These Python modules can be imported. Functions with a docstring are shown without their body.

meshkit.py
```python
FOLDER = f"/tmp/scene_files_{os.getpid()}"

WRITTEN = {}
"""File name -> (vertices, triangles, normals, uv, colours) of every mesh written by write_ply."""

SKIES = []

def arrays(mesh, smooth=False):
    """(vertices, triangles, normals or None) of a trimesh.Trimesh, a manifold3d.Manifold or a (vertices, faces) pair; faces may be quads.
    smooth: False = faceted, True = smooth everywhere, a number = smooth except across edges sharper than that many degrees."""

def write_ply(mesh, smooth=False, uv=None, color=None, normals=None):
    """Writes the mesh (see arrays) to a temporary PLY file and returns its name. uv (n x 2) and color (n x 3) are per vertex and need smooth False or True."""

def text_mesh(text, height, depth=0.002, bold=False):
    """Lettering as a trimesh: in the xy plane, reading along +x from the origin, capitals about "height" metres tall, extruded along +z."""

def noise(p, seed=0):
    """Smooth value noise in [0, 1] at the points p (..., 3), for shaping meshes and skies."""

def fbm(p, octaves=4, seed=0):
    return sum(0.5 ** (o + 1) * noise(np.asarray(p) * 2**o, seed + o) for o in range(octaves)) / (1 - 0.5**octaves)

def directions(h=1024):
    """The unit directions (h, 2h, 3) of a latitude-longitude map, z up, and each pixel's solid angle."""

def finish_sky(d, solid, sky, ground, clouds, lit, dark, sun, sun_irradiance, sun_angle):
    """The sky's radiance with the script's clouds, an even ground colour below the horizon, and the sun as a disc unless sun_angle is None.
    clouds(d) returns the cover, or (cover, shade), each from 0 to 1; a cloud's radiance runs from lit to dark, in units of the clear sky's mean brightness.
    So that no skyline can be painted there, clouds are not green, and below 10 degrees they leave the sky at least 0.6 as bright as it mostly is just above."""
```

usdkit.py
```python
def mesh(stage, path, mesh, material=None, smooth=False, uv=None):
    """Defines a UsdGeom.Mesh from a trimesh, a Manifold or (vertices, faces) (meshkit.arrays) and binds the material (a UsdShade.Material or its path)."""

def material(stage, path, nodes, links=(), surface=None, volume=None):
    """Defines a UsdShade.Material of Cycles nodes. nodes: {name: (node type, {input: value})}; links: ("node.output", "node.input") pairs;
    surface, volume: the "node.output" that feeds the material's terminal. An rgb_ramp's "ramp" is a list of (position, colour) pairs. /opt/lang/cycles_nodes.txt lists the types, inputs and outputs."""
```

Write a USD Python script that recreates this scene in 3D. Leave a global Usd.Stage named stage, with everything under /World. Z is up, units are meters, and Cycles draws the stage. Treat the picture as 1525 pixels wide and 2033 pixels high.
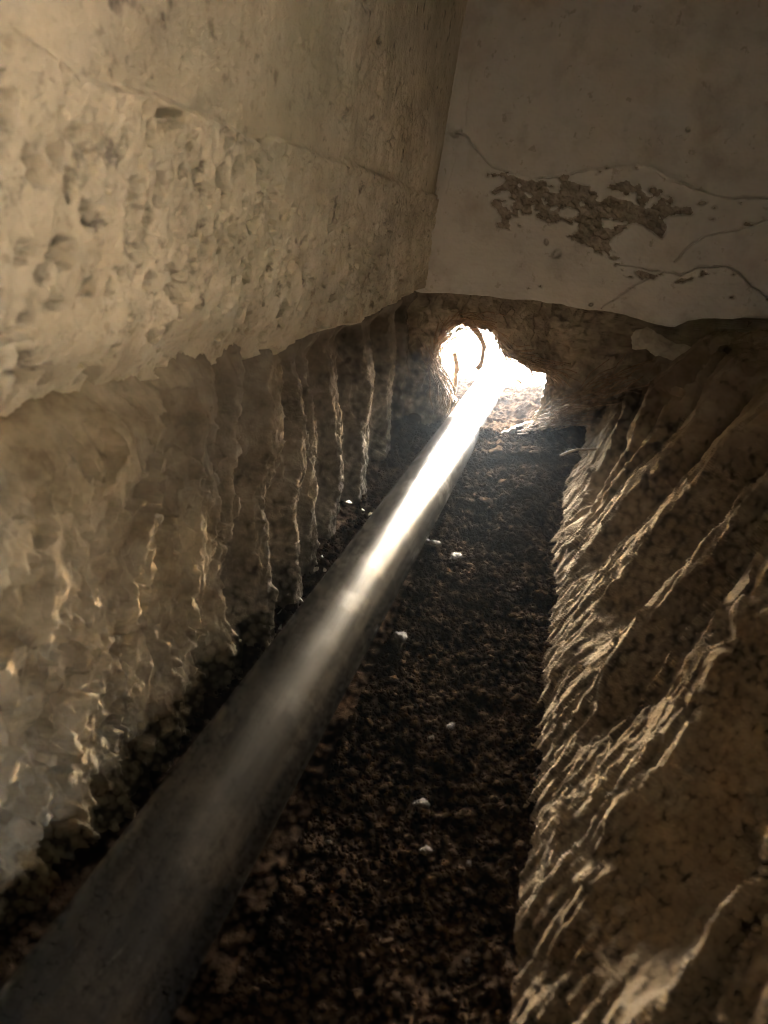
import math, numpy as np, trimesh, usdkit, meshkit
from pxr import Usd, UsdGeom, UsdLux, UsdShade, Gf, Sdf, Vt
from scipy.spatial import cKDTree

stage = Usd.Stage.CreateInMemory()
UsdGeom.SetStageUpAxis(stage, UsdGeom.Tokens.z)
UsdGeom.SetStageMetersPerUnit(stage, 1.0)
UsdGeom.Xform.Define(stage, '/World')
UsdGeom.Scope.Define(stage, '/World/Looks')
rng = np.random.default_rng(7)

# ------------------------------------------------------------------ camera
FPX = 1411.0
_d = np.array([0.26, 0.385, 1.0]); _d /= np.linalg.norm(_d)
_u = np.array([0.13, 1.0, 0.0]); _u -= _u @ _d * _d; _u /= np.linalg.norm(_u)
_x = np.cross(_u, _d); _x = _x if _x[0] > 0 else -_x
R = np.array([_x, _d, _u])                      # camera (right, up, forward) -> world
cam = UsdGeom.Camera.Define(stage, '/World/camera')
r_, u_, f_ = R[:, 0], R[:, 1], R[:, 2]
M = Gf.Matrix4d(*[float(v) for v in (*r_, 0, *u_, 0, *(-f_), 0, 0, 0, 0, 1)])
cam.AddTransformOp().Set(M)
FOC = 6.8
cam.CreateFocalLengthAttr(FOC)
cam.CreateHorizontalApertureAttr(FOC * 1525 / FPX)
cam.CreateVerticalApertureAttr(FOC * 2033 / FPX)
cam.CreateClippingRangeAttr(Gf.Vec2f(0.01, 500))
cam.CreateFStopAttr(1.8)
cam.CreateFocusDistanceAttr(1.55)
cam.CreateExposureAttr(8.45)

# ------------------------------------------------------------------ sky and sun
SUN = np.array([0.0, 1.0, 0.0]); SUN /= np.linalg.norm(SUN)
ELEV = math.radians(18)
SUN = np.array([SUN[0] * math.cos(ELEV), SUN[1] * math.cos(ELEV), math.sin(ELEV)])
LK = '/World/Looks/'
sky_m = usdkit.material(stage, LK + 'sky', {
    's': ('sky_texture', {'sky_type': 'single_scattering', 'sun_disc': False, 'sun_elevation': ELEV,
                          'sun_rotation': math.atan2(SUN[0], SUN[1])}),
    'b': ('background_shader', {'strength': 0.05})}, [('s.color', 'b.color')], surface='b.background')
dome = UsdLux.DomeLight.Define(stage, '/World/sky')
UsdShade.MaterialBindingAPI.Apply(dome.GetPrim()).Bind(sky_m)
dome.GetPrim().SetCustomDataByKey('kind', 'structure')
sun = UsdLux.DistantLight.Define(stage, '/World/sun')
sun.CreateNormalizeAttr(True); sun.CreateIntensityAttr(0.40); sun.CreateAngleAttr(56)
sun.CreateColorAttr(Gf.Vec3f(1.0, 0.975, 0.94))
_z = SUN; _xx = np.cross([0, 0, 1.0], _z); _xx /= np.linalg.norm(_xx); _yy = np.cross(_z, _xx)
sun.AddTransformOp().Set(Gf.Matrix4d(*[float(v) for v in (*_xx, 0, *_yy, 0, *_z, 0, 0, 0, 5, 1)]))

# ------------------------------------------------------------------ helpers
def ray(x, y): return R @ np.array([(x - 762.5) / FPX, (1016.5 - y) / FPX, 1.0])
def on(px, n, c):
    """where the photograph's pixel meets the plane n.p = c"""
    r = ray(*px); return r * (c / (np.asarray(n, float) @ r))
names = {}
def numbered(n):
    k = names.get(n, 0); names[n] = k + 1
    return n if k == 0 else f'{n}_{k:03d}'
def tag(prim, label=None, cat=None, group=None, kind=None):
    for k, v in (('label', label), ('category', cat), ('group', group), ('kind', kind)):
        if v: prim.SetCustomDataByKey(k, v)
    return prim
def top(name, mesh, m, smooth=True, **kw):
    p = usdkit.mesh(stage, '/World/' + numbered(name), mesh, LK + m, smooth=smooth).GetPrim()
    return tag(p, **kw)
def thing(name, loc=(0, 0, 0), **kw):
    x = UsdGeom.Xform.Define(stage, '/World/' + numbered(name)); x.AddTranslateOp().Set(Gf.Vec3d(*map(float, loc)))
    return tag(x.GetPrim(), **kw)
pn = {}
def part(parent, name, mesh, m, smooth=True, **kw):
    q = str(parent.GetPath()); k = pn.get((q, name), 0); pn[(q, name)] = k + 1
    p = usdkit.mesh(stage, f'{q}/{name}' + (f'_{k:03d}' if k else ''), mesh, LK + m, smooth=smooth).GetPrim()
    return tag(p, **kw)
def grid(P):
    """(n, m, 3) points -> (vertices, triangles)"""
    n, m = P.shape[:2]
    i = np.arange(n * m).reshape(n, m)
    a, b, c, d = i[:-1, :-1].ravel(), i[1:, :-1].ravel(), i[1:, 1:].ravel(), i[:-1, 1:].ravel()
    return P.reshape(-1, 3), np.vstack([np.stack([a, b, c], 1), np.stack([a, c, d], 1)])
def fbm(P, s, o=4, seed=0):
    return meshkit.fbm(np.asarray(P) * np.asarray(s, float), o, seed) - 0.5
def ridged(P, s, o=4, seed=0):
    q = np.asarray(P) * np.asarray(s, float)
    return sum(0.5 ** k * (1 - np.abs(2 * meshkit.noise(q * 2 ** k, seed + k) - 1)) for k in range(o)) / (2 - 0.5 ** (o - 1))
def chips(A, B, sa, sb, off, tilt, seed):
    """faceted, broken relief: cells of about sa by sb, each a small tilted plane"""
    q = np.random.default_rng(seed); a0, a1, b0, b1 = A.min() / sa, A.max() / sa, B.min() / sb, B.max() / sb
    n = int((a1 - a0) * (b1 - b0)) + 8; pts = np.stack([q.uniform(a0, a1, n), q.uniform(b0, b1, n)], 1)
    wa = A / sa + 0.5 * fbm(np.stack([A / sa, B / sb, A * 0], -1), 1.6, 2, seed); wb = B / sb + 0.5 * fbm(np.stack([A / sa, B / sb, A * 0 + 9], -1), 1.6, 2, seed)
    i = cKDTree(pts).query(np.stack([wa.ravel(), wb.ravel()], 1))[1].reshape(A.shape)
    g = q.normal(size=(n, 2)) * tilt
    return q.normal(size=n)[i] * off + g[i, 0] * (wa - pts[i, 0]) + g[i, 1] * (wb - pts[i, 1])
def sst(a, b, x):
    t = np.clip((x - a) / (b - a), 0, 1); return t * t * (3 - 2 * t)
def dist(A, B, pts, closed=False):
    """distance of the grid (A, B) to a polyline"""
    out = np.full(A.shape, 9.0); p = list(pts) + ([pts[0]] if closed else [])
    for (x0, y0), (x1, y1) in zip(p[:-1], p[1:]):
        dx, dy = x1 - x0, y1 - y0; L = dx * dx + dy * dy + 1e-12
        t = np.clip(((A - x0) * dx + (B - y0) * dy) / L, 0, 1)
        out = np.minimum(out, np.hypot(A - x0 - t * dx, B - y0 - t * dy))
    return out
def inside(A, B, pts):
    r = np.zeros(A.shape, bool); p = list(pts)
    for (x0, y0), (x1, y1) in zip(p, p[1:] + p[:1]):
        c = (y0 > B) != (y1 > B)
        r ^= c & (A < (x1 - x0) * (B - y0) / (y1 - y0 + 1e-15) + x0)
    return r
def tube(pts, rad, n=8, bump=0.0, seed=0):
    pts = np.asarray(pts, float); rad = np.broadcast_to(rad, len(pts)).astype(float)
    t = np.gradient(pts, axis=0); t /= np.linalg.norm(t, axis=1, keepdims=True) + 1e-12
    up = np.array([0.31, 0.2, 0.93]); P = []
    for k in range(len(pts)):
        a = np.cross(t[k], up); a /= np.linalg.norm(a) + 1e-9; b = np.cross(t[k], a); up = np.cross(a, t[k])
        th = np.linspace(0, 2 * np.pi, n + 1)
        P.append(pts[k] + rad[k] * (np.cos(th)[:, None] * a + np.sin(th)[:, None] * b))
    P = np.array(P)
    if bump: P += (fbm(P, 1 / (rad.max() * 2.2), 3, seed) * bump * rad.max())[..., None] * 2 * (P - pts[:, None]) / (rad[:, None, None] + 1e-9)
    v, f = grid(P); m = trimesh.Trimesh(v, f, process=True)
    return m
def spline(pts, n):
    pts = np.asarray(pts, float); s = np.r_[0, np.cumsum(np.linalg.norm(np.diff(pts, axis=0), axis=1))]
    from scipy.interpolate import PchipInterpolator
    return PchipInterpolator(s, pts)(np.linspace(0, s[-1], n))

# ------------------------------------------------------------------ materials
def surf(name, ramp, scale, bump, bscale, rough=0.92, spec=0.25, stretch=(1, 1, 1), spots=None, detail=8):
    n = {'g': ('geometry', {}), 'mp': ('mapping', {'scale': stretch}),
         'n1': ('noise_texture', {'scale': scale, 'detail': detail, 'roughness': 0.62}),
         'r': ('rgb_ramp', {'ramp': ramp}),
         'n2': ('noise_texture', {'scale': bscale, 'detail': 8, 'roughness': 0.7}),
         'n3': ('noise_texture', {'scale': bscale * 5, 'detail': 3, 'roughness': 0.6}),
         'ad': ('math', {'math_type': 'multiply_add', 'value2': 0.35}),
         'bp': ('bump', {'strength': 1.0, 'distance': bump}),
         'p': ('principled_bsdf', {'roughness': rough, 'specular_ior_level': spec, 'diffuse_roughness': 0.4})}
    l = [('g.position', 'mp.vector'), ('mp.vector', 'n1.vector'), ('mp.vector', 'n2.vector'), ('mp.vector', 'n3.vector'), ('n1.fac', 'r.fac'),
         ('n3.fac', 'ad.value1'), ('n2.fac', 'ad.value3'), ('ad.value', 'bp.height'), ('bp.normal', 'p.normal')]
    col = 'r.color'
    for k, (c, sc, lo, hi, amt) in enumerate(spots or []):
        n[f's{k}'] = ('noise_texture', {'scale': sc, 'detail': 5, 'roughness': 0.6})
        n[f'm{k}'] = ('map_range', {'from_min': lo, 'from_max': hi, 'to_max': amt, 'clamp': True})
        n[f'x{k}'] = ('mix_color', {'b': c})
        l += [('mp.vector', f's{k}.vector'), (f's{k}.fac', f'm{k}.value'), (f'm{k}.result', f'x{k}.fac'), (col, f'x{k}.a')]
        col = f'x{k}.result'
    l.append((col, 'p.base_color'))
    return usdkit.material(stage, LK + name, n, l, surface='p.BSDF')

surf('rough_concrete', [(0.25, (.27, .235, .18)), (0.45, (.42, .365, .275)), (0.62, (.52, .46, .355)), (0.8, (.37, .315, .225))], 9, 0.006, 60,
     spots=[((.10, .085, .07), 30, .60, .70, .85), ((.28, .26, .18), 3, .5, .7, .6), ((.22, .18, .13), 75, .58, .68, .55)])
surf('plaster', [(0.3, (.345, .32, .275)), (0.5, (.44, .415, .365)), (0.75, (.375, .345, .295))], 5, 0.0012, 90,
     spots=[((.24, .21, .165), 9, .52, .72, .6), ((.20, .17, .13), 45, .62, .7, .5)])
surf('soil', [(0.25, (.11, .088, .062)), (0.5, (.19, .155, .112)), (0.75, (.27, .225, .17))], 14, 0.005, 90, rough=0.92, spec=0.15,
     spots=[((.10, .07, .043), 6, .5, .7, .7)])
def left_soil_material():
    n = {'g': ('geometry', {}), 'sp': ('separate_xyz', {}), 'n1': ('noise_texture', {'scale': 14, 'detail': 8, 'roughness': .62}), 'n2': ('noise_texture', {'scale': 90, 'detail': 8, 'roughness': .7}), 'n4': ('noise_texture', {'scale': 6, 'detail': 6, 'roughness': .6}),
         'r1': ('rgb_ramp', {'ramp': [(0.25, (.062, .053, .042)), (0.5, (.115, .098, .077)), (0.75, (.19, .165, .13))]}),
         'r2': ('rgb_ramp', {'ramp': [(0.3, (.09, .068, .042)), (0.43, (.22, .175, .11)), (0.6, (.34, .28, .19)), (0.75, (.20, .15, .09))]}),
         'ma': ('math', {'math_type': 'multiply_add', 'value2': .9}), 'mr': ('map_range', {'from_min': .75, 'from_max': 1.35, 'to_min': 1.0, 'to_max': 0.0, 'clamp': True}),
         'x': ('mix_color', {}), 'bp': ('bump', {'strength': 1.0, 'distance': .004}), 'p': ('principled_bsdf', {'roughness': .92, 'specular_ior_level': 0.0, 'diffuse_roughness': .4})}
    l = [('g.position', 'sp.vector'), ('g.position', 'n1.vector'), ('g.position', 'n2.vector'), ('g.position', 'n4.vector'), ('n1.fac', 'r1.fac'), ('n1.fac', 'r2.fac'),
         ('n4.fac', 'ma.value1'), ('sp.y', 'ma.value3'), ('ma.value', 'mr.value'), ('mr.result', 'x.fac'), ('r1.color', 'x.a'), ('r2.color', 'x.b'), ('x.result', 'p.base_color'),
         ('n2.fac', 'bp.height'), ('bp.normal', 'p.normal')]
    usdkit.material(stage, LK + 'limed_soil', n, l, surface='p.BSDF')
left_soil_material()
surf('clay', [(0.25, (.095, .071, .046)), (0.5, (.165, .127, .085)), (0.75, (.235, .187, .133))], 10, 0.003, 70, rough=1.0, spec=0.0,
     spots=[((.07, .048, .03), 4, .5, .7, .6)])
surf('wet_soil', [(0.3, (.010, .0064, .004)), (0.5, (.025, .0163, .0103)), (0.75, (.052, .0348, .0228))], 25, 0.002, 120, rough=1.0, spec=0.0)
surf('stone', [(0.3, (.035, .027, .02)), (0.7, (.08, .066, .05))], 60, 0.0015, 260, rough=0.95, spec=.1)
surf('root', [(0.3, (.10, .065, .035)), (0.7, (.22, .15, .09))], 120, 0.001, 300, rough=0.8)
surf('mortar', [(0.3, (.26, .225, .17)), (0.7, (.36, .32, .25))], 20, 0.003, 120)
surf('dry_ground', [(0.3, (.32, .27, .205)), (0.7, (.44, .38, .30))], 2.0, 0.02, 12)
surf('bare_coat', [(0.3, (.15, .125, .098)), (0.5, (.24, .205, .16)), (0.7, (.32, .28, .22))], 60, 0.002, 160)
surf('chip', [(0.3, (.32, .28, .22)), (0.7, (.45, .40, .32))], 60, 0.001, 300, rough=0.7)

def stain(mat, lo, hi, col):
    """earth stains on a wall's lowest hand's breadth, with an uneven upper edge"""
    g = lambda n: UsdShade.Shader.Get(stage, LK + mat + '/' + n)
    def node(n, kind, **kw):
        s_ = UsdShade.Shader.Define(stage, LK + mat + '/' + n); s_.CreateIdAttr('cycles_' + kind)
        for k, v in kw.items(): s_.CreateInput(k, Sdf.ValueTypeNames.Bool if isinstance(v, bool) else Sdf.ValueTypeNames.Float if np.ndim(v) == 0 else Sdf.ValueTypeNames.Float3).Set(v if np.ndim(v) == 0 else Gf.Vec3f(*v))
        return s_
    T = Sdf.ValueTypeNames.Token
    link = lambda a, ao, b, bi: b.CreateInput(bi, T).ConnectToSource(a.CreateOutput(ao, T))
    sp = node('stz', 'separate_xyz'); nz = node('stn', 'noise_texture', scale=11.0, detail=6.0, roughness=.65)
    ma = node('sta', 'math', value2=.22); ma.CreateInput('math_type', T).Set('multiply_add')
    mr = node('stm', 'map_range', from_min=lo, from_max=hi, to_min=.85, to_max=0.0, clamp=True); mx = node('stx', 'mix_color', b=col)
    link(g('g'), 'position', sp, 'vector'); link(g('g'), 'position', nz, 'vector'); link(nz, 'fac', ma, 'value1'); link(sp, 'z', ma, 'value3'); link(ma, 'value', mr, 'value'); link(mr, 'result', mx, 'fac')
    pb = g('p').GetInput('base_color'); src = pb.GetConnectedSources()[0][0]
    mx.CreateInput('a', T).ConnectToSource(src.source, src.sourceName); pb.ConnectToSource(mx.CreateOutput('result', T))
stain('rough_concrete', -.10, .06, (.22, .175, .11))

# pipe: grey plastic, long scratches, dust and clay smears
usdkit.material(stage, LK + 'grey_plastic', {
    'g': ('geometry', {}), 'mp': ('mapping', {'scale': (45, 3, 45)}), 'm2': ('mapping', {'scale': (60, 9, 60), 'rotation': (0, 0, .5)}),
    'n1': ('noise_texture', {'scale': 1, 'detail': 6, 'roughness': .65}), 'n2': ('noise_texture', {'scale': 9, 'detail': 7, 'roughness': .65}),
    'n3': ('noise_texture', {'scale': 1, 'detail': 4}),
    'r': ('rgb_ramp', {'ramp': [(0.3, (.0042, .0041, .004)), (0.5, (.0055, .0053, .005)), (0.72, (.008, .0077, .0072))]}),
    'dm': ('map_range', {'from_min': .5, 'from_max': .7, 'to_max': .6, 'clamp': True}),
    'x': ('mix_color', {'b': (.016, .0122, .0085)}), 'm3': ('mapping', {'scale': (34, 7, 34), 'rotation': (.1, .2, .25)}), 'vo': ('voronoi_texture', {'feature': 'distance_to_edge', 'scale': 1.0, 'randomness': 1.0}),
    'sm': ('map_range', {'from_min': .0, 'from_max': .012, 'to_min': .6, 'to_max': 0.0, 'clamp': True}), 'sk': ('math', {'math_type': 'multiply'}), 'sn': ('map_range', {'from_min': .54, 'from_max': .62, 'to_max': .8, 'clamp': True}),
    'nk': ('noise_texture', {'scale': 16, 'detail': 3}), 'y': ('mix_color', {'b': (.022, .021, .019)}),
    'rm': ('map_range', {'from_min': .3, 'from_max': .75, 'to_min': .17, 'to_max': .21, 'clamp': True}),
    'ra': ('math', {'math_type': 'multiply_add', 'value2': .06}),
    'b2': ('bump', {'strength': .02, 'distance': .0002}),
    'p': ('principled_bsdf', {'specular_ior_level': .45})},
    [('g.position', 'mp.vector'), ('g.position', 'm2.vector'), ('mp.vector', 'n1.vector'), ('g.position', 'n2.vector'), ('m2.vector', 'n3.vector'),
     ('n1.fac', 'r.fac'), ('n2.fac', 'dm.value'), ('dm.result', 'x.fac'), ('r.color', 'x.a'), ('x.result', 'y.a'), ('g.position', 'm3.vector'), ('m3.vector', 'vo.vector'), ('vo.distance', 'sm.value'), ('g.position', 'nk.vector'), ('nk.fac', 'sn.value'), ('sm.result', 'sk.value1'), ('sn.result', 'sk.value2'), ('sk.value', 'y.fac'), ('y.result', 'p.base_color'),
     ('n1.fac', 'rm.value'), ('dm.result', 'ra.value1'), ('rm.result', 'ra.value3'), ('ra.value', 'p.roughness'),
     ('n3.fac', 'b2.height'), ('b2.normal', 'p.normal')], surface='p.BSDF')

# ------------------------------------------------------------------ main measures
YB = 1.90                     # face of the far wall
ZF = -0.565                   # trench floor
def xwall(y, z): return -0.34 + 0.118 * z - 0.035 * (1 - np.clip(y / 1.0, -1, 1))

# ------------------------------------------------------------------ the left foundation wall
def wall_yz(px):
    p = on(px, (1, 0, 0), -0.355)
    for _ in range(4): p = on(px, (1, 0, 0), float(xwall(p[1], p[2])))
    return p[1], p[2]
def left_wall():
    edge = np.array([wall_yz(p) for p in [(0, 60), (150, 150), (350, 200), (480, 265), (600, 300), (735, 345), (800, 372), (845, 385)]])
    bot = np.array([wall_yz(p) for p in [(0, 840), (130, 815), (260, 785), (380, 750), (490, 715), (560, 700), (620, 655), (700, 640), (760, 605), (830, 570)]])
    yy = np.r_[np.linspace(-1.3, 0.2, 40)[:-1], 0.2 + 1.72 * np.linspace(0, 1, 760) ** 1.15]
    tt = np.linspace(0, 1, 560)
    zb = np.interp(yy, bot[:, 0], bot[:, 1]) + 0.012 * fbm(np.stack([yy * 18, yy * 0, yy * 0], -1), 1, 4, 3)
    Y = np.repeat(yy[:, None], len(tt), 1); Z = zb[:, None] + (0.80 - zb[:, None]) * tt[None] ** 1.25
    S = np.stack([Y, Y * 0 + 3.1, Z], -1)
    ez = np.interp(Y, edge[:, 0], edge[:, 1]) + 0.016 * fbm(S, (14, 1, 0.01), 4, 5)
    low = sst(0.004, -0.004, Z - ez)                                   # the proud rough layer under the old shutter line
    streak = ridged(S, (48, 1, 13), 4, 11)
    pit = np.clip(fbm(S, (46, 1, 38), 3, 21) - 0.145, 0, 1) * 0.11
    pit += np.clip(fbm(S, (70, 1, 50), 2, 22) - 0.13, 0, 1) * 0.11
    rough = 0.009 * fbm(S, (6, 1, 5), 5, 31) + 0.005 * (streak - 0.6) * (.2 + 1.5 * meshkit.noise(S * (5, 1, 4), 35)) + 0.007 * fbm(S, (95, 1, 45), 4, 41) + 0.004 * fbm(S, (240, 1, 130), 2, 42) - 1.25 * pit + chips(Y, Z, .012, .022, .0011, .0016, 77) * np.clip(2.2 * meshkit.noise(S * (7, 1, 6), 39) - .5, 0, 1.4)
    smooth_up = 0.003 * fbm(S, (6, 1, 5), 3, 51) + 0.0022 * fbm(S, (90, 1, 60), 3, 52)
    p0 = np.array([wall_yz(p) for p in [(600, 0), (590, 90), (640, 230), (690, 330), (850, 390), (850, 230), (770, 90), (730, -40)]])
    drips = inside(Y + 0.05 * fbm(S, (9, 1, 9), 3, 61), Z + 0.05 * fbm(S, (9, 1, 9), 3, 62), p0)
    from scipy.ndimage import gaussian_filter
    dr = gaussian_filter(drips.astype(float), 5)
    smooth_up = smooth_up + dr * (0.012 * (ridged(S, (45, 1, 14), 4, 71) - 0.45) - 0.4 * pit)
    X = xwall(Y, Z) + low * (0.009 + rough) + (1 - low) * smooth_up
    X -= 0.035 * sst(0.07, 0.0, Z - zb[:, None] + 0.05 * fbm(S, (12, 1, 12), 3, 81)) * sst(1.1, .7, Y)
    # rounded lower arris and the underside
    P = np.stack([X, Y, Z], -1)
    under = P[:, :1] + np.array([-0.16, 0, 0.004]); ua = P[:, :1] + np.array([-0.012, 0, -0.004])
    P = np.concatenate([under, ua, P, P[:, -1:] + np.array([-0.2, 0, 0])], 1)
    return grid(P)
lw = thing('foundation_wall', label='rough concrete foundation wall on the left with a proud lower layer above the gouged soil', cat='wall')
part(lw, 'concrete_face', left_wall(), 'rough_concrete')

# ------------------------------------------------------------------ the far wall with its cracked plaster
def xz(px): p = on(px, (0, 1, 0), YB); return p[0], p[2]
def far_wall():
    xx = np.linspace(-0.52, 0.74, 680); tt = np.linspace(0, 1, 520)
    bl = np.array([xz(p) for p in [(760, 560), (835, 580), (950, 588), (1060, 598), (1180, 615), (1300, 640), (1340, 648), (1365, 636), (1440, 632), (1525, 630), (1600, 620)]])
    zb = np.interp(xx, bl[:, 0], bl[:, 1]) + 0.012 * fbm(np.stack([xx * 14, xx * 0, xx * 0 + 5], -1), 1, 4, 9)
    X = np.repeat(xx[:, None], len(tt), 1); Z = zb[:, None] + (0.80 - zb[:, None]) * tt[None] ** 1.4
    S = np.stack([X, X * 0 + 1.7, Z], -1)
    wx = X + 0.012 * fbm(S, 30, 4, 1); wz = Z + 0.012 * fbm(S, 30, 4, 2)
    Q = lambda L: np.array([xz(p) for p in L])
    crack = Q([(905, 262), (930, 275), (950, 300), (975, 330), (1030, 350), (1080, 352), (1130, 348), (1170, 335), (1240, 328), (1290, 332), (1330, 358), (1400, 378), (1440, 395), (1480, 392), (1560, 402)])
    cz = np.interp(wx, crack[:, 0], crack[:, 1])
    H = 0.0025 * sst(-0.0015, 0.0015, wz - cz)                                    # upper coat stands proud
    H += 0.0016 * fbm(S, (9, 1, 12), 4, 3) + 0.0012 * fbm(S, (14, 1, 90), 3, 4) + 0.001 * fbm(S, 160, 2, 5)
    dc = dist(wx, wz, crack); H -= 0.009 * np.exp(-(dc / 0.0017) ** 2) * np.clip(2.2 * meshkit.noise(S * 30, 8) - .4, 0, 1.2)
    H += 0.0015 * np.exp(-np.clip(wz - cz, 0, 1) / 0.006) * (wz > cz) * meshkit.noise(S * 24, 88)
    patch = Q([(975, 385), (1010, 350), (1060, 362), (1120, 355), (1160, 372), (1240, 395), (1300, 430), (1322, 450), (1310, 470), (1275, 445), (1235, 450), (1210, 480), (1222, 508), (1195, 500), (1150, 470), (1100, 430), (1040, 425), (1000, 432)])
    ins = inside(wx + 0.02 * fbm(S, 22, 3, 12), wz + 0.02 * fbm(S, 22, 3, 13), patch)
    hole = ins & (fbm(S, (24, 1, 26), 5, 15) > -0.03)
    band = np.clip(1 - np.abs(wz - cz + 0.035) / 0.05, 0, 1) + np.clip(1 - dist(wx, wz, patch, True) / 0.05, 0, 1)
    hole |= (np.clip(band, 0, 1) * 0.30 + fbm(S, (38, 1, 44), 4, 25) > 0.335) & (wz < cz + .002)
    lower = np.clip(1 - np.abs(wz - np.interp(wx, *np.array([xz(p) for p in [(1230, 525), (1300, 535), (1350, 545), (1440, 527), (1490, 570), (1580, 600)]]).T) + .012) / .022, 0, 1) * sst(.10, .16, X)
    hole |= lower * 0.3 + fbm(S, (44, 1, 50), 4, 26) > 0.33
    from scipy.ndimage import gaussian_filter
    hs = gaussian_filter(hole.astype(float), 1.0)
    H += hs * (-0.006 + 0.009 * fbm(S, 95, 4, 17) + chips(X, Z, .012, .010, .002, .0015, 76))
    for L, w, d in [([(1338, 522), (1380, 480), (1400, 467), (1440, 458), (1490, 450), (1560, 425)], .0011, .006),
                    ([(1195, 612), (1260, 565), (1320, 538)], .0010, .005), ([(887, 385), (905, 320), (912, 272)], .0012, .003), ([(925, 250), (935, 160), (945, 120)], .0012, .003)]:
        H -= d * np.exp(-(dist(wx, wz, Q(L)) / w) ** 2)
    led = Q([(1230, 525), (1300, 535), (1350, 545), (1390, 530), (1440, 527), (1470, 545), (1490, 570), (1530, 590), (1580, 600)])
    lz = np.interp(wx, led[:, 0], led[:, 1]); H += 0.003 * sst(0.002, -0.002, wz - lz) * sst(led[0, 0], led[2, 0], X)
    H -= 0.008 * np.exp(-(dist(wx, wz, led) / 0.0018) ** 2) * np.clip(2.2 * meshkit.noise(S * 30, 18) - .4, 0, 1.4)
    for (px, rr) in [((1105, 503), .010), ((1085, 480), .005), ((1173, 605), .004), ((1362, 260), .004), ((905, 262), .012), ((1010, 430), .007)]:
        c = xz(px); H -= 0.012 * np.exp(-(((wx - c[0]) ** 2 + (wz - c[1]) ** 2) / rr ** 2) ** 2)
    # rounded, bulging foot of the wall towards its lower edge
    H += 0.02 * sst(0.10, 0.0, Z - zb[:, None]) * fbm(S, (8, 1, 12), 4, 19)
    # fillet of smeared mortar in the corner with the left wall
    xl = xwall(YB, Z); H += 0.035 * np.exp(-np.clip(X - xl, 0, 1) / 0.018) * sst(-0.1, 0.12, Z)
    Y = YB - H
    P = np.stack([X, Y, Z], -1)
    un = P[:, :1] + np.array([0, 0.25, 0.006])
    P = np.concatenate([un, P, P[:, -1:] + np.array([0, 0.25, 0])], 1)[::-1]
    v, f = grid(P); hm = np.concatenate([hs[:, :1] * 0, hs, hs[:, -1:] * 0], 1)[::-1].ravel() > .5
    b = hm[f].all(1); return v, f, b
fw = thing('foundation_wall', label='far plastered foundation wall with a jagged crack and spalled patch above the bright hole', cat='wall')
_fv, _ff, _fb = far_wall()
def sub(f):
    u, i = np.unique(f, return_inverse=True); return _fv[u], i.reshape(f.shape)
part(fw, 'plaster_face', sub(_ff[~_fb]), 'plaster')
part(fw, 'bare_patch', sub(_ff[_fb]), 'bare_coat', label='spalled patch where the plaster has fallen off')

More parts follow.
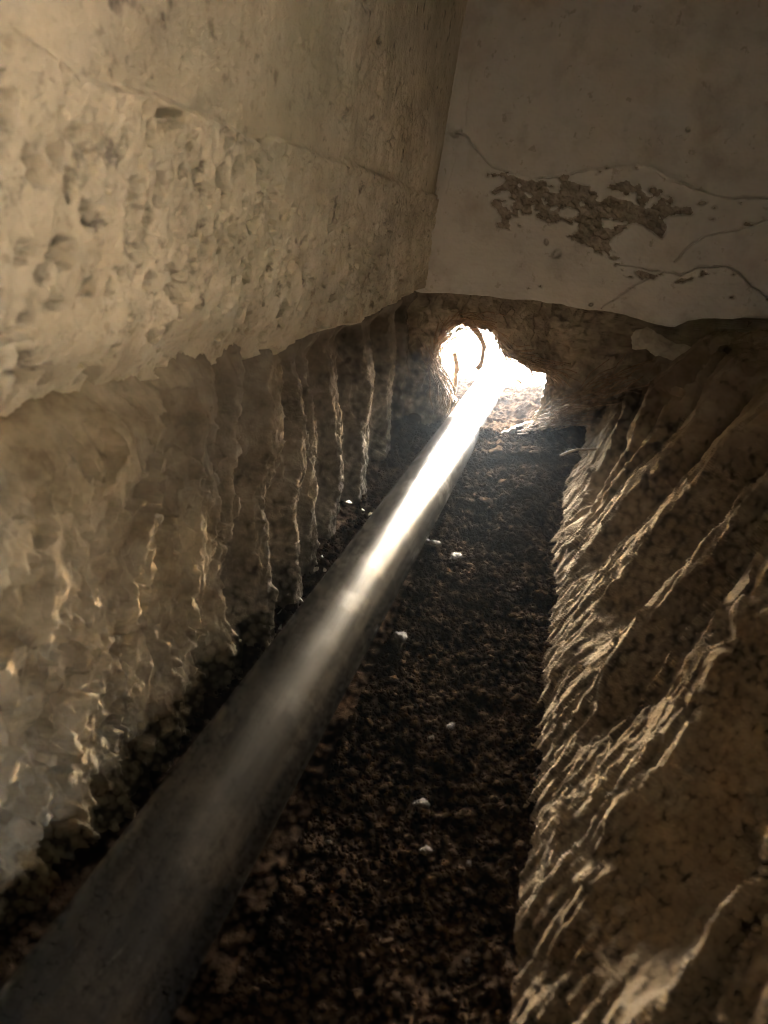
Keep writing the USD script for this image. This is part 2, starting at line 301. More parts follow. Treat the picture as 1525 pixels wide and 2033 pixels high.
# ------------------------------------------------------------------ gouged soil, left
def saw(A, ridges, amps, plateau=0.22, mod=1.0, drop=0.06, tilt=0.07):
    """A: coordinate along the trench; ridges: list of crest positions (arrays like A), ascending. Rises towards each crest, drops behind it."""
    H = np.zeros(A.shape)
    lo = ridges[0] - 0.12
    for k, hi in enumerate(list(ridges) + [ridges[-1] + 0.25]):
        s = (A - lo) / np.maximum(hi - lo, 0.01)
        m = (A >= lo) & (A < hi)
        a = np.minimum(amps * (hi - lo), 0.085)
        a = a * mod; rise = np.clip((s - drop) / (1 - plateau - drop), 0, 1); h = a * (-1 + rise ** 1.5)
        tl = tilt * (hi - lo); h = h - tl * np.clip(s - (1 - plateau), 0, 1)          # the crest leans a little away from the camera
        h = np.where(s < drop, -a * sst(0, drop, s) - tl * plateau * (1 - sst(0, drop, s)), h)
        H = np.where(m, h, H); lo = hi
    return H
def left_soil():
    yy = np.r_[np.linspace(-1.3, 0.2, 30)[:-1], 0.2 + 1.78 * np.linspace(0, 1, 900) ** 1.05]; zz = np.linspace(-0.66, -0.10, 360)
    Y, Z = np.meshgrid(yy, zz, indexing='ij'); S = np.stack([Y, Y * 0 + 9.3, Z], -1)
    def yz(px): p = on(px, (1, 0, 0), -0.365); return p[1], p[2]
    rid = [[(330, 900), (310, 1250), (290, 1420)], [(440, 820), (440, 1040), (405, 1190), (395, 1290)], [(495, 740), (470, 900), (445, 1050)], [(573, 745), (555, 880), (515, 990)],
           [(615, 745), (610, 860), (612, 920), (590, 990), (585, 1080)], [(650, 690), (637, 790), (645, 880), (640, 990), (632, 1100)],
           [(712, 670), (697, 770), (706, 830), (706, 915), (690, 1000), (675, 1080)], [(772, 660), (760, 760), (755, 850), (745, 930)],
           [(812, 600), (810, 700), (795, 790), (790, 870)], [(835, 640), (825, 720), (815, 830)]]
    wob = 0.016 * fbm(S, (6, 1, 16), 4, 3) + 0.006 * fbm(S, (30, 1, 60), 3, 4)
    lines, last = [], None
    for L in rid:
        q = np.array(sorted([yz(p) for p in L], key=lambda a: a[1]))
        y = np.interp(Z, q[:, 1], q[:, 0])
        y = y if last is None else np.maximum(y, last + 0.035)
        lines.append(y); last = y
    mod = np.clip(0.95 + 1.1 * fbm(S, (9, 1, 13), 3, 33), .35, 1.5)
    H = 1.15 * saw(Y + wob, lines, 0.66, plateau=0.18 + 0.4 * meshkit.noise(S * (8, 1, 17), 31), mod=mod, drop=.1)
    crest = np.exp(-(H / 0.012) ** 2); H = H + .006 * crest
    minor = np.mod((Y + 1.6 * wob + 0.25 * Z) / 0.041 + 2.5 * fbm(S, (3, 1, 5), 3, 35), 1.0)
    H += np.where(minor < .86, minor / .86, (1 - minor) / .14) * 0.011 * np.clip(1.3 * meshkit.noise(S * (11, 1, 9), 36) - .25, 0, 1)
    H += (0.25 + crest) * 0.006 * fbm(S, (130, 1, 80), 3, 37) + crest * 0.006 * (ridged(S, (70, 1, 24), 3, 38) - .55)
    near = sst(0.95, 0.45, Y)
    H = H + crest * 0.007 * (ridged(S, (40, 1, 22), 4, 6) - 0.5) + 0.004 * fbm(S, (60, 1, 14), 4, 7) 
    H -= 0.035 * sst(0.85, 1.2, Y) * sst(-0.155, -0.2, Z)
    far_ = sst(0.5, 0.95, Y)
    base = -0.36 - 0.026 * (1 - np.clip(Y, -1, 1)) + 0.02 * sst(-0.4, -0.66, Z) - 0.03 * sst(-0.3, -0.1, Z) * far_ 
    bn = xwall(Y, Z) + .012 - .07 * sst(-.19, -.10, Z) * (.5 + meshkit.noise(S * (9, 1, 5), 91))
    base = base * far_ + (bn + .035 * sst(-.40, -.60, Z)) * (1 - far_)
    H = H * far_
    H += chips(Y + .15 * Z, Z, .010, .026, .0022, .0022, 71) * (.12 + .5 * crest + 1.0 * (1 - far_) * sst(-.12, -.22, Z)) + chips(Y, Z, .03, .05, .004, .004, 72) * (.12 + 1.4 * (1 - far_) * sst(-.12, -.22, Z))
    X = base + H + 0.022 * fbm(S, (6, 1, 5), 4, 8) + (1 - far_) * sst(-.12, -.24, Z) * (0.05 * fbm(S, (8, 1, 7), 5, 12) + 0.022 * (ridged(S, (22, 1, 17), 4, 13) - 0.5) - 0.12 * np.clip(fbm(S, (15, 1, 13), 3, 14) - .15, 0, 1))
    return grid(np.stack([X, Y, Z], -1))
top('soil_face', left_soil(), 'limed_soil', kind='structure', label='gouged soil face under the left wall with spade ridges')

# ------------------------------------------------------------------ soil bank, right
BS = 1.27
def bank_profile(T):
    """T: distance up the slope from its foot -> x, z, normal"""
    L = 0.375; a = math.atan(BS)
    k = sst(L - 0.07, L + 0.09, T)
    x = 0.035 + np.cumsum(np.r_[0, np.diff(T)] * np.cos(a * (1 - k) + 0.06 * k))
    z = ZF + np.cumsum(np.r_[0, np.diff(T)] * np.sin(a * (1 - k) + 0.06 * k))
    t = np.gradient(np.stack([x, z], 1), axis=0); t /= np.linalg.norm(t, axis=1, keepdims=True)
    return x, z, -t[:, 1], t[:, 0]
T_ = np.r_[np.linspace(0, 0.62, 420), np.linspace(0.62, 1.5, 120)[1:]]
T_ = T_ - 0.08
def bank_yt(px):
    p = on(px, (-BS, 0, 1), ZF - BS * 0.035)
    return p[1], (p[2] - ZF) / math.sin(math.atan(BS))
def bank():
    yy = np.r_[np.linspace(-1.2, 0.1, 30)[:-1], np.linspace(0.1, 2.0, 800)]
    x, z, nx, nz = bank_profile(T_)
    Y, T = np.meshgrid(yy, T_, indexing='ij'); S = np.stack([Y, T * 0 + 4.4, T], -1)
    rid = [[(1525, 1740), (1400, 1830), (1340, 1910)], [(1525, 1470), (1453, 1545), (1403, 1615), (1373, 1675), (1340, 1800)],
           [(1334, 1203), (1310, 1241), (1268, 1293), (1224, 1361), (1182, 1427), (1108, 1525), (1043, 1595)],
           [(1482, 968), (1448, 988), (1415, 1010), (1381, 1041), (1341, 1100), (1303, 1141), (1262, 1186), (1213, 1241), (1165, 1296), (1086, 1400), (1030, 1470)],
           [(1351, 915), (1317, 960), (1267, 1007), (1241, 1041), (1196, 1083), (1151, 1138), (1086, 1224), (1034, 1275)],
           [(1317, 829), (1292, 876), (1259, 924), (1211, 971), (1170, 1024), (1110, 1100)],
           [(1342, 793), (1295, 835), (1250, 871), (1234, 904), (1192, 968), (1147, 1032), (1117, 1079)],
           [(1306, 729), (1239, 798), (1195, 888), (1175, 949)]]
    wob = 0.012 * fbm(S, (7, 1, 16), 4, 3) + 0.007 * fbm(S, (40, 1, 30), 4, 4)
    lines, last = [], None
    for L in rid:
        q = np.array(sorted([bank_yt(p) for p in L], key=lambda a: a[1]))
        s0 = (q[1, 0] - q[0, 0]) / (q[1, 1] - q[0, 1] + 1e-6); s1 = (q[-1, 0] - q[-2, 0]) / (q[-1, 1] - q[-2, 1] + 1e-6)
        y = np.interp(T, q[:, 1], q[:, 0]) + np.minimum(T - q[0, 1], 0) * np.clip(s0, -.5, 2) + np.clip(T - q[-1, 1], 0, .15) * np.clip(s1, -.5, 2)
        y = y if last is None else np.maximum(y, last + 0.03)
        lines.append(y); last = y
    mod = np.clip(0.95 + 1.0 * fbm(S, (9, 1, 9), 3, 33), .4, 1.5)
    H = saw(Y + wob, lines, 0.6, plateau=0.24 + 0.3 * meshkit.noise(S * (9, 1, 11), 31), mod=mod, drop=.3, tilt=.14)
    minor = np.mod((Y + 1.6 * wob - 0.9 * T) / 0.047 + 2.5 * fbm(S, (3, 1, 4), 3, 35), 1.0)
    H += np.where(minor < .86, minor / .86, (1 - minor) / .14) * 0.012 * np.clip(1.4 * meshkit.noise(S * (8, 1, 7), 36) - .3, 0, 1) * sst(.47, .35, T)
    face = sst(0.46, 0.34, T)
    H = H * (0.25 + 0.75 * face) * sst(-0.03, 0.17, T)
    crest = np.exp(-(H / 0.008) ** 2)
    G = np.stack([Y - 0.9 * T, T * 0 + 2.2, T], -1)                      # grain follows the spade strokes
    H += crest * 0.008 * (ridged(G, (60, 1, 14), 4, 6) - 0.55) + 0.004 * fbm(S, (120, 1, 120), 3, 66) + 0.006 * fbm(G, (50, 1, 8), 4, 7) + 0.018 * fbm(S, (5, 1, 5), 4, 8)
    H += 0.008 * fbm(S, (30, 1, 30), 4, 9) * (0.4 + 1.2 * (1 - face))
    H += chips(Y - .9 * T, T, .011, .034, .0020, .0022, 73) * (.15 + .6 * crest) + chips(Y - .5 * T, T, .035, .06, .0045, .0045, 74) * (.3 + .5 * (1 - face))
    near = sst(0.85, 0.5, Y); H += near * (0.03 * fbm(S, (9, 1, 9), 5, 10))
    for L, w, d in [([(1293, 1440), (1290, 1560), (1283, 1700), (1262, 1870)], .010, .018), ([(1245, 1560), (1225, 1700), (1200, 1850)], .012, .014), ([(1410, 1240), (1430, 1280)], .03, .04), ([(1300, 1330), (1380, 1370), (1430, 1330)], .022, .025)]:
        q = [bank_yt(p) for p in L]; H -= d * np.exp(-(dist(Y + wob, T + wob, q) / w) ** 2)
    P = np.stack([x[None] + nx[None] * H, Y, z[None] + nz[None] * H], -1)
    return grid(P[::-1])
top('soil_bank', bank(), 'clay', kind='structure', label='sloping clay bank on the right scored by spade strokes')

# ------------------------------------------------------------------ trench floor
def floor_z(X, Y):
    S = np.stack([X, Y, X * 0], -1)
    z = ZF - 0.012 + 0.075 * sst(1.45, 1.95, Y) + 0.022 * sst(-0.12, 0.10, X) * sst(0.2, 1.2, Y) + 0.02 * sst(-0.30, -0.40, X)
    z += 0.035 * np.exp(-((X + 0.02) ** 2 / 0.05 ** 2 + (Y - 1.5) ** 2 / 0.2 ** 2))
    z += 0.022 * np.exp(-((X + 0.03) / .1) ** 2) * np.clip(fbm(S, (16, 16, 1), 3, 71) * 2.4, -.6, 1.2) * sst(.9, 1.3, Y)
    z -= 0.04 * np.exp(-((X + 0.11) ** 2 / 0.035 ** 2 + (Y - 1.38) ** 2 / 0.09 ** 2))
    z += 0.028 * fbm(S, 7, 4, 2) + (0.004 + 0.010 * sst(1.0, 1.5, Y)) * (ridged(S, 26, 3, 5) - 0.5) + (0.010 + 0.004 * sst(1.0, 1.5, Y)) * fbm(S, 80, 4, 8)
    z += 0.012 * sst(-0.08, 0.07, X)
    return z
def floor():
    xx = np.linspace(-0.55, 0.30, 420); yy = np.r_[np.linspace(-1.3, 0.25, 30)[:-1], np.linspace(0.25, 2.6, 800)]
    X, Y = np.meshgrid(xx, yy, indexing='ij')
    return grid(np.stack([X, Y, floor_z(X, Y)], -1))
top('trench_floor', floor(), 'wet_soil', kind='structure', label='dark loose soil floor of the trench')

# ------------------------------------------------------------------ soil under the far wall, with the hole
OUT = [(877, 690), (885, 668), (905, 650), (922, 642), (940, 652), (962, 655), (985, 668), (990, 690), (1005, 705), (1030, 722), (1055, 738), (1085, 742), (1082, 765), (1075, 790), (1070, 815), (1050, 835), (1010, 850),
       (975, 865), (955, 890), (900, 905), (862, 880), (872, 850), (890, 822), (905, 800), (895, 775), (888, 745), (876, 720)]
def hole_soil():
    YS = YB + 0.035
    o = np.array([on(p, (0, 1, 0), YS)[[0, 2]] for p in OUT]); c = np.array([-0.165, -0.335])
    th = np.arctan2(o[:, 1] - c[1], o[:, 0] - c[0]); rr = np.hypot(*(o - c).T); i = np.argsort(th)
    TH = np.linspace(-np.pi, np.pi, 721); Rr = np.interp(TH, np.r_[th[i] - 2 * np.pi, th[i], th[i] + 2 * np.pi], np.tile(rr[i], 3))
    q = np.stack([np.cos(TH), np.sin(TH), TH * 0], -1)
    Rr = Rr * (1 + 0.10 * fbm(q, 14, 4, 3))
    # outer boundary: box
    bx = np.where(np.cos(TH) > 0, (1.15 - c[0]), (c[0] + 0.55)) / np.maximum(np.abs(np.cos(TH)), 1e-6)
    bz = np.where(np.sin(TH) > 0, (-0.08 - c[1]), (c[1] + 0.70)) / np.maximum(np.abs(np.sin(TH)), 1e-6)
    Ro = np.maximum(np.minimum(bx, bz), Rr + 0.02)
    u = np.r_[np.linspace(-1, 0, 60)[:-1], np.linspace(0, 1, 260) ** 1.5]
    U, A = np.meshgrid(u, np.arange(721), indexing='ij')
    rad = np.where(U < 0, Rr[A] * (1 + 0.5 * (-U) ** 1.5), Rr[A] + (Ro[A] - Rr[A]) * U)
    X = c[0] + rad * np.cos(TH[A]); Z = c[1] + rad * np.sin(TH[A])
    Y = np.where(U < 0, YS - U * 0.22, YS + 0.0 * U)
    S = np.stack([X, Y, Z], -1)
    dr = rad - Rr[A]
    ch = chips(X, Z, .02, .03, .004, .004, 75)
    lip = np.exp(-np.clip(dr, 0, 1) / 0.03)
    Y = Y - lip * (U >= 0) * (-0.012) + np.where(U >= 0, 0.05 * fbm(S, (9, 1, 9), 5, 5) + 0.012 * (ridged(S, (40, 1, 40), 4, 6) - .5) + ch, 0)
    Y += 0.05 * sst(0.15, 0.5, X) * sst(-0.3, -0.2, Z) - 0.05 * sst(-0.42, -0.55, Z)
    nr = np.where(U < 0, 0.03 * fbm(S, (14, 14, 14), 4, 7) * sst(0, -0.15, U), 0)
    X = X + nr * np.cos(TH[A]); Z = Z + nr * np.sin(TH[A])
    return grid(np.stack([X, Y, Z], -1))
top('soil_face', hole_soil(), 'soil', kind='structure', label='soil under the far wall with the hole broken through')

# ------------------------------------------------------------------ the pipe
PA, PB = np.array([-0.285, -1.25, -0.502]), np.array([-0.205, 2.75, -0.512])
def pipe():
    r0, r1 = 0.055, 0.0515; n = 96; ys = np.linspace(0, 1, 160); th = np.linspace(0, 2 * np.pi, n + 1)
    ax = PA[None] + (PB - PA)[None] * ys[:, None]
    def ring(r): return np.stack([ax[:, None, 0] + r * np.cos(th), np.repeat(ax[:, 1:2], n + 1, 1), ax[:, None, 2] + r * np.sin(th)], -1)
    o, inn = ring(r0), ring(r1)[::-1]
    P = np.concatenate([o, inn, o[:1]], 0)
    return grid(P[:, ::-1])
top('drain_pipe', pipe(), 'grey_plastic', smooth=40, label='long scuffed grey plastic pipe lying along the trench and out through the hole', cat='pipe')

# ------------------------------------------------------------------ clods, stones and crumbs
def lump(seed, sub=3, facet=0.0, squash=(1, 1, 1)):
    m = trimesh.creation.icosphere(sub, 1.0); v = np.array(m.vertices)
    r = np.random.default_rng(seed)
    n = r.normal(size=(9, 3)); n /= np.linalg.norm(n, axis=1, keepdims=True); c = r.uniform(.62, .95, 9)
    k = 1 / np.maximum((v @ n.T / c).max(1), .9)
    v = v * (facet * np.minimum(k, 1.1) + (1 - facet))[:, None]
    v *= (1 + 0.7 * fbm(v + seed, 1.4, 3, seed) + 0.4 * fbm(v + seed, 4.5, 3, seed + 3))[:, None] * np.asarray(squash)
    return trimesh.Trimesh(v, m.faces, process=False)
cls = stage.CreateClassPrim('/World/prototypes')
def proto(name, mesh, m, smooth=35):
    p = f'/World/prototypes/{name}'; UsdGeom.Xform.Define(stage, p)
    usdkit.mesh(stage, p + '/body', mesh, LK + m, smooth=smooth); return p
CL = [proto(f'clod_{k:03d}', lump(20 + k, 3, .75, (1, .85 + .1 * (k % 3), .62 + .08 * (k % 4))), 'wet_soil') for k in range(6)]
CC = [proto(f'clay_clod_{k:03d}', lump(35 + k, 3, .75, (1, .85, .7)), 'clay') for k in range(4)]
ST = [proto(f'stone_{k:03d}', lump(50 + k, 3, .95, (1, .75, .45)), 'stone') for k in range(4)]
def place(name, pr, loc, size, seed, **kw):
    x = UsdGeom.Xform.Define(stage, '/World/' + numbered(name)); r = np.random.default_rng(seed)
    x.AddTranslateOp().Set(Gf.Vec3d(*map(float, loc)))
    x.AddRotateXYZOp().Set(Gf.Vec3f(float(r.uniform(-25, 25)), float(r.uniform(-25, 25)), float(r.uniform(0, 360))))
    x.AddScaleOp().Set(Gf.Vec3f(*[float(size * v) for v in r.uniform(.85, 1.2, 3)]))
    x.GetPrim().GetReferences().AddInternalReference(pr); x.GetPrim().SetInstanceable(True)
    return tag(x.GetPrim(), **kw)
def on_floor(px):
    p = on(px, (0, 0, 1), ZF + .01); z = float(floor_z(np.array([[p[0]]]), np.array([[p[1]]]))[0, 0])
    return on(px, (0, 0, 1), z)
# pale stones the photograph shows one by one
for k, (px, r, lab) in enumerate([
        ((847, 1692), .0075, 'largest pale stone on the dark trench floor in the lower middle of the picture'), ((932, 1717), .0045, 'small pale stone just right of the largest pale stone on the dark floor'),
        ((815, 1365), .0075, 'flat greyish stone beside the right edge of the pipe on the trench floor'), ((895, 1445), .0062, 'pale rounded stone in the middle of the trench floor right of the pipe'),
        ((858, 1472), .0080, 'dull flat stone just below left of the pale rounded stone mid floor'), ((838, 1602), .011, 'broad dull stone half buried above the largest pale stone'),
        ((498, 1757), .0042, 'lone pale stone by the dark right side of the pipe at lower left'), ((652, 1672), .003, 'tiny pale pebble alone on the black floor right of the pipe'),
        ((868, 1877), .005, 'grey stone near the bottom edge of the floor'), ((929, 1911), .0035, 'lowest pale pebble on the floor near the bottom edge'),
        ((905, 1112), .017, 'sunlit topped stone standing beside the pipe in the middle distance'), ((862, 1086), .018, 'broad dark rounded stone touching the pipe in the middle distance'),
        ((790, 1280), .022, 'flat topped stone tight against the right edge of the pipe')]):
    p = on_floor(px); place('stone', ST[k % 4], p + [0, 0, r * .3], r, 100 + k, label=lab, cat='stone')
# clods of earth, one by one
r = np.random.default_rng(31); n_ = 0
spots = []
while n_ < 130:
    y = r.uniform(.5, 1.9) ** 1.0; x = r.uniform(-.185, .11)
    far = y > 1.45
    if not far and r.uniform() < .45: continue
    s = float(np.clip(r.lognormal(math.log(.0098 if far else .0062), .42), .004, .02))
    z = float(floor_z(np.array([[x]]), np.array([[y]]))[0, 0])
    near_hole = y > 1.5
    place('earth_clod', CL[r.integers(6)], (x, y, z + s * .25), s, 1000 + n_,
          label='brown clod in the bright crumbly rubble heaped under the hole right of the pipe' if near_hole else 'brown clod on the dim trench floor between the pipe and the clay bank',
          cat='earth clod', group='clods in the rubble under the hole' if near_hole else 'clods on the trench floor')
    n_ += 1
for k in range(40):                                                       # left of the pipe
    y = r.uniform(.75, 1.9); x = r.uniform(-.36, -.28); s = r.uniform(.006, .018)
    z = float(floor_z(np.array([[x]]), np.array([[y]]))[0, 0])
    place('earth_clod', CL[r.integers(6)], (x, y, z + s * .4), s, 1400 + k, label='brown clod in the dark gap between the pipe and the gouged soil on the left', cat='earth clod', group='clods left of the pipe')
for k, (px, s, lab) in enumerate([((1392, 760), .008, 'largest of the small crumbs on the clay ledge under the mortar lump'), ((1425, 766), .005, 'small crumb right of the largest crumb on the clay ledge'), ((1440, 752), .004, 'upper right crumb on the clay ledge below the mortar lump'),
                                  ((1347, 778), .013, 'pointed clod standing on the near corner of the clay ledge')]):
    p = on(px, (0, 0, 1), -.262); place('earth_clod', CC[k], p, s, 1500 + k, label=lab, cat='earth clod')
# loose crumbs: uncountable
pi = UsdGeom.PointInstancer.Define(stage, '/World/soil_crumbs')
UsdGeom.Scope.Define(stage, '/World/soil_crumbs/kinds'); tg = []
for k in range(4):
    p = f'/World/soil_crumbs/kinds/crumb_{k:03d}'; usdkit.mesh(stage, p, lump(80 + k, 1, .6, (1, .9, .7)), LK + 'wet_soil', smooth=False); tg.append(Sdf.Path(p))
pi.CreatePrototypesRel().SetTargets(tg)
N = 42000
X = r.uniform(-.19, .14, N); Y = .28 + 1.64 * r.uniform(0, 1, N) ** .8; Z = floor_z(X[:, None], Y[:, None])[:, 0]
X2 = r.uniform(-.37, -.27, 2500); Y2 = r.uniform(.6, 1.92, 2500); Z2 = floor_z(X2[:, None], Y2[:, None])[:, 0] + .004
X, Y, Z = np.r_[X, X2], np.r_[Y, Y2], np.r_[Z, Z2]; N = len(X)
sz = np.clip(r.lognormal(math.log(.0024), .6, N), .001, .009).astype(np.float32)
sz = (sz * np.clip(.55 + .4 * Y, .72, 1.1)).astype(np.float32)
q = r.normal(size=(N, 4)); q /= np.linalg.norm(q, axis=1, keepdims=True)
pi.CreatePositionsAttr(Vt.Vec3fArray.FromNumpy(np.stack([X, Y, Z + sz * .3], 1).astype(np.float32)))
pi.CreateScalesAttr(Vt.Vec3fArray.FromNumpy(np.repeat(sz[:, None], 3, 1)))
pi.CreateOrientationsAttr(Vt.QuathArray([Gf.Quath(*map(float, a)) for a in q]))
pi.CreateProtoIndicesAttr(Vt.IntArray.FromNumpy(r.integers(0, 4, N).astype(np.int32)))
tag(pi.GetPrim(), label='loose dark crumbs of earth strewn over the trench floor', kind='stuff')

# ------------------------------------------------------------------ pale flakes between pipe and soil
def flake(seed, s):
    q = np.random.default_rng(seed); n = q.integers(4, 7); th = np.sort(q.uniform(0, 6.28, n)); rad = q.uniform(.5, 1.1, n)
    c = np.stack([rad * np.cos(th), rad * np.sin(th) * .65, 0 * th], 1)
    v = np.vstack([c + [0, 0, .06], c * .93 - [0, 0, .06]]); m = trimesh.Trimesh(v).convex_hull
    m = m.subdivide().subdivide(); w = np.array(m.vertices); w[:, 2] += .25 * w[:, 0] ** 2 + .2 * fbm(w + seed, 2, 3, seed)
    e = trimesh.transformations.euler_matrix(*q.uniform(-.9, .9, 2), q.uniform(0, 6))
    m = trimesh.Trimesh(w * s, m.faces); m.apply_transform(e); return m
FL = [((690, 995), .011, 'pale triangular chip standing on a soil ridge left of the bright part of the pipe'), ((722, 1012), .010, 'upper chip of the pale pair lying against the pipe'), ((736, 1020), .009, 'lower chip of the pale pair lying against the pipe'),
      ((628, 1128), .010, 'left chip of the pale cluster left of the middle of the pipe'), ((645, 1132), .008, 'right chip of the pale cluster left of the middle of the pipe'), ((640, 1105), .006, 'small chip above the pale cluster left of the middle of the pipe'),
      ((588, 1078), .007, 'slender pale sliver hanging on a soil ridge above the pale cluster'), ((598, 1190), .006, 'small pale chip by the pipe below the pale cluster'), ((572, 1180), .003, 'tiny pale speck left of the small chip by the pipe'),
      ((556, 1215), .005, 'upper chip of the lowest pale group beside the pipe'), ((540, 1247), .007, 'left chip of the lowest pale group beside the pipe'), ((555, 1246), .006, 'right chip of the lowest pale group beside the pipe')]
for k, (px, s, lab) in enumerate(FL):
    p = on(px, (1, 0, 0), -.318); m = flake(300 + k, s); m.apply_translation(p)
    top('plaster_chip', m, 'chip', smooth=30, label=lab, cat='chip')

# ------------------------------------------------------------------ roots
def wig(p, amp, seed, f=30):
    p = np.array(p); o = np.stack([fbm(p + 10 * i, f, 3, seed + i) for i in range(3)], 1); return p + amp * 2 * o
def root(pxs, y, r0, r1, lab, n=50, amp=.004, seed=0):
    p = spline([on(q, (0, 1, 0), yy) for q, yy in zip(pxs, np.broadcast_to(y, len(pxs)))], n)
    top('root', tube(wig(p, amp, seed), np.linspace(r0, r1, n), 10, .5, seed), 'root', label=lab, cat='root')
root([(915, 632), (938, 648), (954, 668), (961, 690), (957, 714), (947, 732)], YB + .06, .0085, .0065, 'thick root hooking down into the bright hole', amp=.002, seed=4)
root([(903, 702), (906, 738), (900, 770), (893, 800), (880, 830)], YB + .07, .006, .010, 'stubby root standing up at the left side of the bright hole', amp=.006, seed=5)
root([(1020, 748), (1028, 755), (1036, 762)], YB + .12, .002, .004, 'short root stub inside the right side of the bright hole', n=14, amp=.001, seed=6)
root([(1112, 905), (1150, 893), (1200, 891), (1232, 874), (1248, 866)], (1.60, 1.62, 1.66, 1.68, 1.70), .0028, .0016, 'longest thin twig root sticking out from the clay bank', amp=.004, seed=7)
root([(1150, 937), (1190, 926), (1222, 918)], (1.60, 1.63, 1.66), .0016, .0012, 'middle thin twig root sticking out below the longest one', n=30, amp=.003, seed=8)
root([(1163, 949), (1185, 938), (1206, 930)], (1.58, 1.6, 1.62), .0013, .001, 'lowest and shortest twig root on the clay bank', n=24, amp=.003, seed=9)
def fibres(paths, n, yoff, spread, rad, seed, drop=0.0):
    q = np.random.default_rng(seed); out = []
    for k in range(n):
        L = paths[q.integers(len(paths))]; P = np.array([on(p, (0, 1, 0), YB + yoff) for p in L])
        P = spline(P, 40); a = q.uniform(0, .75); b = min(1, a + q.uniform(.15, .5)); P = P[int(a * 39):max(int(b * 39), int(a * 39) + 5)]
        P = P + q.normal(size=3) * spread * [1, .8, 1] + np.linspace(0, 1, len(P))[:, None] * (q.normal(size=3) * spread * 1.5 + [0, -abs(q.normal()) * .012, -drop * q.uniform()])
        out.append(tube(wig(P, .010, seed + k, 22), q.uniform(.5, 1.1) * rad, 4))
    return trimesh.util.concatenate(out)
arch = [(862, 720), (872, 690), (888, 662), (908, 645), (925, 636), (950, 640), (985, 660)]
rim = [(985, 668), (1003, 695), (1030, 715), (1060, 728), (1095, 742), (1125, 762)]
low = [(1040, 862), (1070, 845), (1105, 822), (1140, 800), (1180, 775), (1230, 742), (1270, 715)]
lft = [(846, 690), (862, 730), (878, 760), (886, 790), (878, 815)]
top('fine_roots', fibres([arch, arch, rim, rim, lft], 190, .012, .010, .0017, 5), 'root', kind='stuff', label='tangle of fine roots fringing the bright hole')
top('fine_roots', fibres([low], 110, -.02, .014, .0016, 6, .05), 'root', kind='stuff', label='fine roots hanging from the soil lip right of the hole')

# ------------------------------------------------------------------ broken mortar below the far wall
def mortar():
    P = spline([on(p, (0, 1, 0), YB + .0) for p in [(1258, 668), (1285, 678), (1330, 696), (1380, 712), (1430, 730), (1475, 748)]], 160)
    rr = np.interp(np.linspace(0, 1, 160), [0, .06, .3, .7, 1], [.006, .026, .024, .022, .006])
    m = tube(P, rr, 40); v = np.array(m.vertices); v[:, 1] = YB + (v[:, 1] - YB) * .6 + .02
    v += 0.014 * np.stack([fbm(v, 40, 5, 3), fbm(v, 40, 5, 4), fbm(v, 40, 5, 5)], 1) * 2
    return trimesh.Trimesh(v, m.faces)
top('mortar_lump', mortar(), 'mortar', label='pale broken strip of mortar squeezed out below the far wall above the clay ledge', cat='mortar')

# ------------------------------------------------------------------ surroundings out of the frame: slab overhead, rear step, ground outside, spoil heap
def slab():
    m = trimesh.creation.box(bounds=[[-0.75, -1.2, 0.79], [1.05, 2.12, 0.95]]); return m
top('floor_slab', slab(), 'plaster', smooth=False, label='concrete floor slab roofing the trench', cat='slab')
def step():
    xx = np.linspace(-0.6, 1.0, 60); tt = np.linspace(0, 1, 60); A, B = np.meshgrid(xx, tt, indexing='ij')
    S = np.stack([A, B, A * 0], -1)
    Y = -0.17 - 0.05 * sst(0, .5, B) - 0.85 * sst(.5, 1, B) + 0.03 * fbm(S, 6, 4, 1) - .02; Z = -0.7 + 0.80 * sst(0, .5, B) + 0.02 * fbm(S, 7, 4, 2)
    return grid(np.stack([A, Y, Z], -1))
top('soil_step', step(), 'clay', kind='structure', label='soil step closing the near end of the trench')
def ground():
    def ax(lo, hi, n, far): return np.r_[lo - np.geomspace(far, .05, 24), np.linspace(lo, hi, n), hi + np.geomspace(.05, far, 24)]
    xx = ax(-1.0, 4.0, 120, 10); yy = ax(-2.2, 4.6, 150, 9.5)
    X, Y = np.meshgrid(xx, yy, indexing='ij'); S = np.stack([X, Y, X * 0], -1)
    Z = -0.13 + 0.05 * fbm(S, 1.5, 4, 2)
    low = sst(1.75, 2.12, Y)
    Z = Z * (1 - low) + low * (-0.60 - 0.09 * np.clip(Y - 2.2, 0, 20) + 0.03 * fbm(S, 9, 4, 4))
    v, f = grid(np.stack([X, Y, Z], -1)); c = v[f].mean(1)
    keep = ~((c[:, 0] > -0.62) & (c[:, 0] < 0.92) & (c[:, 1] > -1.1) & (c[:, 1] < 2.14))
    return v, f[keep]
top('ground', ground(), 'dry_ground', kind='structure', label='dry ground outside the trench')
HATCH = (-0.50, 0.14, -0.13, 0.28)                # y0, y1, z0, z1 of the hatch in the side wall
def side_wall():
    y0, y1, z0, z1 = HATCH; bs = [[(-1.3, y0), (-.7, .79)], [(y1, 2.12), (-.7, .79)], [(y0, y1), (-.7, z0)], [(y0, y1), (z1, .79)]]
    return trimesh.util.concatenate([trimesh.creation.box(bounds=[[.70, a[0], b[0]], [1.04, a[1], b[1]]]) for a, b in bs])
top('foundation_wall', side_wall(), 'rough_concrete', smooth=False, label='concrete side wall with an open hatch beyond the clay bank', cat='wall')
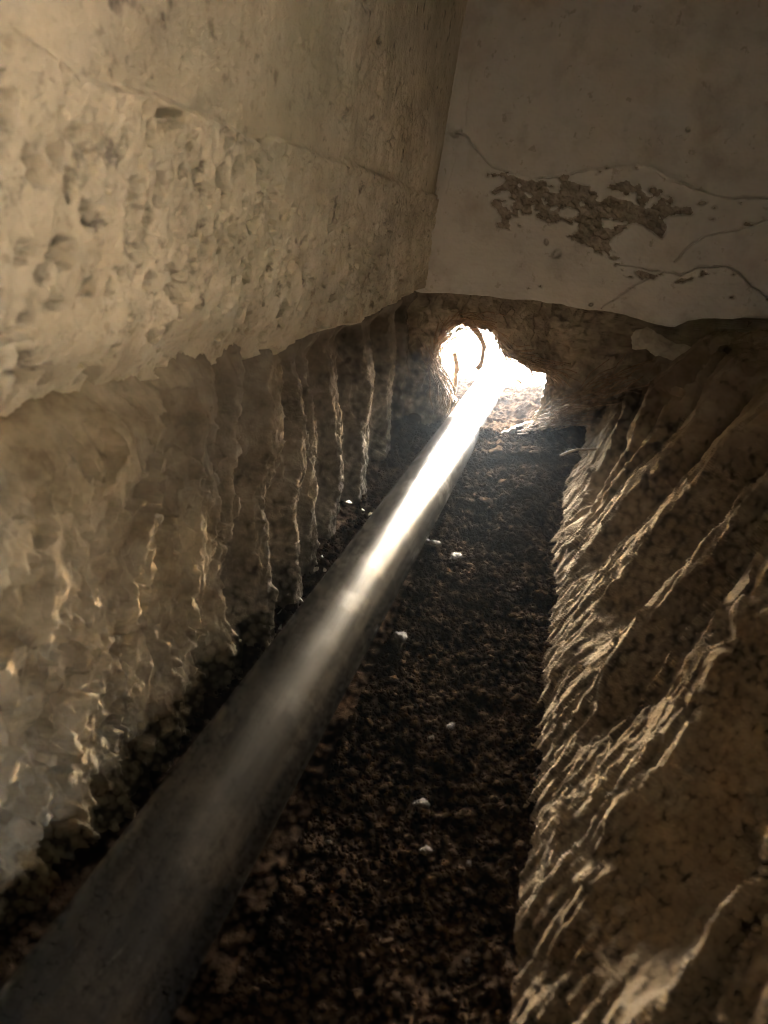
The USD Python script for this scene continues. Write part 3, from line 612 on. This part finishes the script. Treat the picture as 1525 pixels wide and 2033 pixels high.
def near_wall():
    x0, x1, z0, z1 = (-0.12, 0.34, 0.31, 0.475); bs = [[(-.7, x0), (-.75, .79)], [(x1, .70), (-.75, .79)], [(x0, x1), (-.75, z0)], [(x0, x1), (z1, .79)]]
    return trimesh.util.concatenate([trimesh.creation.box(bounds=[[a[0], -1.25, b[0]], [a[1], -1.13, b[1]]]) for a, b in bs])
top('foundation_wall', near_wall(), 'rough_concrete', smooth=False, label='concrete wall with a small opening closing the near end of the trench behind the soil step', cat='wall')
def heap():
    xx = np.linspace(1.5, 3.9, 110); yy = np.linspace(-3.0, 1.0, 150); X, Y = np.meshgrid(xx, yy, indexing='ij'); S = np.stack([X, Y, X * 0], -1)
    h = np.exp(-((X - 2.7) / .7) ** 2 - ((Y + 1.25) / .9) ** 2); Z = -0.25 + 1.7 * h * (1 + .3 * fbm(S, 3, 4, 3)) + .08 * fbm(S, 9, 4, 4)
    return grid(np.stack([X, Y, Z], -1))
top('spoil_heap', heap(), 'dry_ground', label='heap of dug clay beside the trench opening', cat='heap')

usdkit.material(stage, LK + 'brick', {'g': ('geometry', {}), 'mp': ('mapping', {'rotation': (math.pi / 2, 0, 0)}), 'b': ('brick_texture', {'scale': 1, 'brick_width': .23, 'row_height': .075, 'mortar_size': .008, 'color1': (.24, .19, .15), 'color2': (.18, .14, .11), 'mortar': (.18, .15, .12)}),
    'p': ('principled_bsdf', {'roughness': .9})}, [('g.position', 'mp.vector'), ('mp.vector', 'b.vector'), ('b.color', 'p.base_color')], surface='p.BSDF')
top('garden_wall', trimesh.creation.box(bounds=[[-5, -3.3, -.3], [5, -3.1, 2.0]]), 'brick', smooth=False, label='brown brick garden wall standing outside behind the trench', cat='wall')

# ------------------------------------------------------------------ haze
usdkit.material(stage, LK + 'haze', {'v': ('principled_volume', {'color': (.62, .80, 1.0), 'density': 0.0024, 'anisotropy': 0.9})}, [], volume='v.volume')
hz = trimesh.creation.box(bounds=[[-15, -15, -2.9], [15, 15, 2.3]])
top('haze', hz, 'haze', smooth=False, kind='stuff', label='dusty air in the trench')
